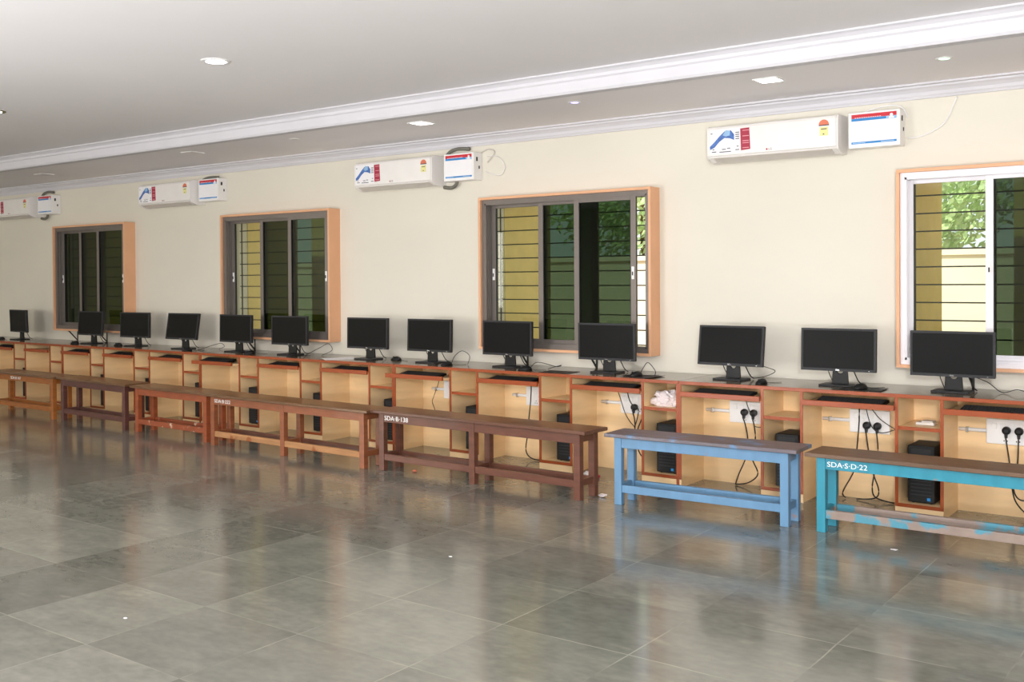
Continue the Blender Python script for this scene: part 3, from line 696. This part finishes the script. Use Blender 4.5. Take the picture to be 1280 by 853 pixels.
bench((-10.46,-.580), (-9.18,-.640), .22, 2, M['plum_bench'], M['brown_seat'], M['plum_bench'], 'dark plum brown bench without lettering, second from the left edge', .470, over=.05)
bench((-11.95,-.56), (-10.585,-.600), .22, 2, M['amber_bench'], M['brown_seat'], M['amber_bench'], 'amber brown wooden bench at the left edge of the frame', .470, [(.046,'SDA·B·147')], signx=.42)

# ------------------------------------------------------------------ air conditioners and stabilisers
def ac_proto():
    t = empty('air_conditioner', (0,0,0)); Lx = .972
    # local: x 0..Lx, y 0 at wall going -0.2 to the room, z from 0 (bottom) to .262
    prof = [(0,.01),(-.075,0),(-.12,.004),(-.185,.032),(-.196,.05),(-.196,.235),(-.188,.252),(-.165,.262),(0,.262)]
    MB().prism(prof, .012, Lx-.012).build('body', M['ac'], t)
    for a, b in ((0,.012),(Lx-.012,Lx)): 
        MB().prism([(0,.004),(-.08,-.006),(-.125,0),(-.190,.026),(-.2015,.05),(-.2015,.236),(-.192,.256),(-.167,.266),(0,.266)], a, b).build('end_cap', M['ac'], t, bevel=.002)
    fp_ = MB().prism([(-.1965,.042),(-.2035,.046),(-.2035,.238),(-.195,.254),(-.1965,.236)], .014, Lx-.014).build('front_panel', M['ac'], t)
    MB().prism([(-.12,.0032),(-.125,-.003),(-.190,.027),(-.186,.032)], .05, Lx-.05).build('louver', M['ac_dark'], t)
    y = -.2036
    def card(name, m, x0, x1, z0, z1, par, e=.0006): return MB().box(x0, x1, y-e, y, z0, z1).build(name, m, par)
    st = card('energy_sticker', M['paper'], .022, .262, .058, .236, fp_)
    sw = MB().poly([(.024,y-.0009,.115),(.06,y-.0009,.145),(.10,y-.0009,.185),(.14,y-.0009,.218),(.19,y-.0009,.222),(.215,y-.0009,.19),(.215,y-.0009,.15),(.18,y-.0009,.165),(.14,y-.0009,.170),(.10,y-.0009,.145),(.06,y-.0009,.105),(.026,y-.0009,.09)], (0,.0003,0))
    sw.build('blue_art', M['navy'], st)
    MB().poly([(.125,y-.0011,.19),(.15,y-.0011,.226),(.185,y-.0011,.22),(.18,y-.0011,.185),(.15,y-.0011,.18)], (0,.0002,0)).build('pale_art', M['sky_blue'], st)
    pr = MB()
    for a, b, c in ((.04,.075,.07),(.045,.06,.088),(.12,.15,.085),(.16,.185,.09),(.03,.045,.205),(.10,.19,.066),(.235,.25,.10),(.225,.255,.20),(.225,.255,.185),(.225,.255,.17),(.225,.255,.155),(.225,.255,.075)): pr.box(a, b, y-.0010, y-.0005, c, c+.006)
    pr.build('print', M['ink'], st)
    rs = MB().poly([(.262,y-.0009,.228),(.332,y-.0009,.230),(.340,y-.0009,.075),(.268,y-.0009,.070)], (0,.0006,0)).build('red_sticker', M['maroon'], fp_)
    pr = MB()
    for c in (.085,.12,.135,.17,.21): pr.box(.28, .33, y-.0014, y-.0008, c, c+.005)
    pr.build('print', M['pink'], rs)
    arc = [(.875+.036*math.cos(a), y-.0008, .197+.036*math.sin(a)) for a in [math.pi*k/10 for k in range(11)]]
    sl = MB().poly(arc, (0,.0006,0)).build('star_label', M['orange'], fp_)
    MB().box(.84,.912,y-.0009,y-.0002,.190,.197).build('print', M['ink'], sl)
    c2 = card('rating_label', M['yellow_label'], .845, .905, .122, .182, fp_)
    MB().box(.855,.895,y-.0011,y-.0006,.165,.171).box(.868,.878,y-.0011,y-.0006,.13,.137).build('print', M['ink'], c2)
    text('logo', 'LG', .022, M['ink'], fp_, (.475, y-.0003, .056), depth=.0004)
    MB().lathe([(.007,-.0004),(.007,.0002)], (.463,y,.0635), 14, 'y').build('logo_disc', M['maroon'], fp_)
    return t
ACX = [(-3.333,'white wall air conditioner nearest the camera, left of the bright-framed window'), (-6.985,'white air conditioner with grey pipes, left of the near grey-framed window'),
       (-10.475,'white air conditioner between the middle and the farthest windows'), (-13.855,'white air conditioner cut off at the left edge')]
ap = None
for x, lb in ACX:
    t = ap = ac_proto() if ap is None else ap
    if x != ACX[0][0]: t = copy_tree(ap)
    t.location = (x, WY, 2.338); tag(t, lb, 'air conditioner', 'air conditioners on the wall')
def stab_proto():
    t = empty('voltage_stabilizer', (0,0,0))
    b = MB().box(0, .345, -.118, 0, 0, .242).build('case', M['white_plastic'], t, bevel=.004)
    y = -.1185
    lb = MB().box(.02, .325, y-.0005, y, .02, .232).build('label_card', M['paper'], t)
    MB().box(.022, .323, y-.0010, y-.0005, .201, .228).build('red_band', M['red'], lb)
    MB().box(.022, .255, y-.0010, y-.0005, .183, .2005).build('blue_band', M['blue'], lb)
    MB().box(.256, .323, y-.0010, y-.0005, .181, .2005).build('logo_patch', M['sky_blue'], lb)
    lg = MB().lathe([(.011,-.0003),(.011,.0002)], (.289,y-.0010,.207), 14, 'y').box(.272,.306,y-.0013,y-.001,.184,.196); lg.build('logo', M['paper'], lb)
    pr = MB()
    for k in range(12): pr.box(.045+k*.015, .055+k*.015, y-.0013, y-.001, .2025, .2065)
    pr.build('print', M['paper'], lb)
    MB().box(.022, .323, y-.0010, y-.0005, .027, .041).build('blue_line', M['blue'], lb)
    pr = MB()
    for u in (.03, .22): pr.box(u, u+.085, y-.0013, y-.001, .031, .036)
    pr.build('print', M['sky_blue'], lb)
    MB().box(.345,.348,-.085,-.065,.165,.20).box(.345,.348,-.05,-.036,.10,.125).build('side_switch', M['rubber'], t)
    return t
SBX = [(-2.318,'white voltage stabilizer box with red and blue bands, left of the bright-framed window'), (-5.945,'white stabilizer box with red and blue bands between two grey pipe loops'),
       (-9.475,'white stabilizer box with red and blue bands above the middle grey window'), (-12.82,'white stabilizer box with red and blue bands near the left edge')]
sp_ = None
for x, lb in SBX:
    t = sp_ = stab_proto() if sp_ is None else sp_
    if x != SBX[0][0]: t = copy_tree(sp_)
    t.location = (x, WY, 2.366); tag(t, lb, 'voltage stabilizer', 'stabilizer boxes beside the air conditioners')
def wall_tube(name, pts, r, m, lb, cat):
    o0 = Vector(pts[0]); o = MB().tube([Vector(p)-o0 for p in pts], r, 8, 6).build(name, M[m], loc=pts[0], smooth=True); tag(o, lb, cat)
wy = WY-.012
wall_tube('wall_cable', [(-2.31,wy,2.59),(-2.20,wy,2.635),(-2.05,wy,2.65),(-1.98,wy,2.62),(-1.955,wy,2.56)], .005, 'white_plastic', 'white cable arching over the stabilizer box left of the bright-framed window', 'cable')
wall_tube('wall_cable', [(-1.955,wy,2.42),(-1.85,wy,2.43),(-1.72,wy,2.50),(-1.64,wy,2.665)], .005, 'white_plastic', 'white cable swinging from the nearest stabilizer up to the cornice', 'cable')
wall_tube('wall_cable', [(-5.60,wy,2.61),(-5.52,wy,2.635),(-5.45,wy,2.60),(-5.53,wy,2.52)], .006, 'ac_dark', 'beige cable hooked right of the stabilizer between pipe loops', 'cable')
wall_tube('wall_cable', [(-5.53,wy,2.575),(-5.42,wy,2.56),(-5.34,wy,2.48),(-5.38,wy,2.40),(-5.50,wy,2.42),(-5.555,wy,2.44)], .004, 'white_plastic', 'white cable looping on the wall right of the stabilizer with grey pipes', 'cable')
for dx, lb in ((0,'grey insulated pipe arching above the stabilizer left of the near grey window'), (-6.88,'grey insulated pipe arching above the stabilizer near the left edge'), (-3.53,'grey insulated pipe arching above the stabilizer over the middle grey window')):
    h = 1 if dx != -3.53 else .55
    wall_tube('insulated_pipe', [(-5.98+dx,wy-.03,2.60),(-5.93+dx,wy-.02,2.60+.045*h),(-5.84+dx,wy-.012,2.60+.062*h),(-5.72+dx,wy-.012,2.60+.05*h)], .016, 'grey_pipe', lb, 'pipe')
for dx, lb in ((0,'grey insulated pipe curving under the stabilizer left of the near grey window'), (-6.86,'grey insulated pipe curving under the stabilizer near the left edge')):
    wall_tube('insulated_pipe', [(-6.005+dx,wy-.03,2.325),(-5.92+dx,wy-.03,2.315),(-5.86+dx,wy-.03,2.345),(-5.85+dx,wy-.03,2.40)], .016, 'grey_pipe', lb, 'pipe')

# ------------------------------------------------------------------ ceiling lights
def sq_panel(x, y, on, lb):
    t = empty('panel_light', (x, y, ZS), lb, 'ceiling light', 'square panel lights in the dropped ceiling'); s = .082
    f = MB().box(-s,s,-s,-s+.012,-.006,0).box(-s,s,s-.012,s,-.006,0).box(-s,-s+.012,-s+.012,s-.012,-.006,0).box(s-.012,s,-s+.012,s-.012,-.006,0)
    f.build('frame', M['white_plastic'], t)
    MB().box(-s+.012,s-.012,-s+.012,s-.012,-.0045,-.001).build('diffuser', M['panel_on' if on else 'panel_off'], t)
sq_panel(-2.595, -.225, 1, 'lit square panel light above the nearest air conditioner')
sq_panel(-5.54, -.27, 1, 'lit square panel light above the air conditioner with grey pipes')
sq_panel(-8.56, -.26, 0, 'unlit square panel light in the dropped ceiling, above the middle grey window')
sq_panel(-11.60, -.10, 0, 'unlit square panel light in the dropped ceiling, above the farthest window')
def spot(x, y, m, lb):
    t = empty('spotlight', (x, y, ZS), lb, 'ceiling light')
    MB().lathe([(.030,0),(.034,-.004),(.046,-.003),(.048,0)], seg=20).build('ring', M['white_plastic'], t, smooth=True)
    MB().lathe([(.029,-.0008),(.029,-.0035),(.001,-.0045)], seg=20).build('lens', M[m], t)
spot(-4.04, -.30, 'led_blue', 'small round ceiling spotlight glowing blue'); spot(-1.53, -.20, 'led_green', 'small round ceiling spotlight glowing green')
spot(-7.05, -.28, 'panel_off', 'small unlit round ceiling spotlight left of the lit panels')
def down(x, y, lb, ring):
    t = empty('downlight', (x, y, ZC), lb, 'ceiling light', 'round downlights in the main ceiling')
    MB().lathe([(.066,0),(.066,-.006),(.092,-.006),(.096,0)], seg=28).build('ring', M[ring], t, smooth=True)
    MB().lathe([(.064,-.001),(.062,-.008),(.001,-.012)], seg=28).build('lens', M['down'], t)
    l = bpy.data.lights.new('downlight_glow', 'SPOT'); l.energy = 45; l.spot_size = 2.6; l.spot_blend = .6; l.shadow_soft_size = .06
    o = bpy.data.objects.new('downlight_glow', l); COL.objects.link(o); o.parent = t; o.location = (0,0,-.03)
down(-5.45, -2.36, 'round lit downlight in the main ceiling at the upper left', 'white_plastic')
down(-8.47, -2.27, 'round downlight cut by the left edge of the frame', 'olive_ring')
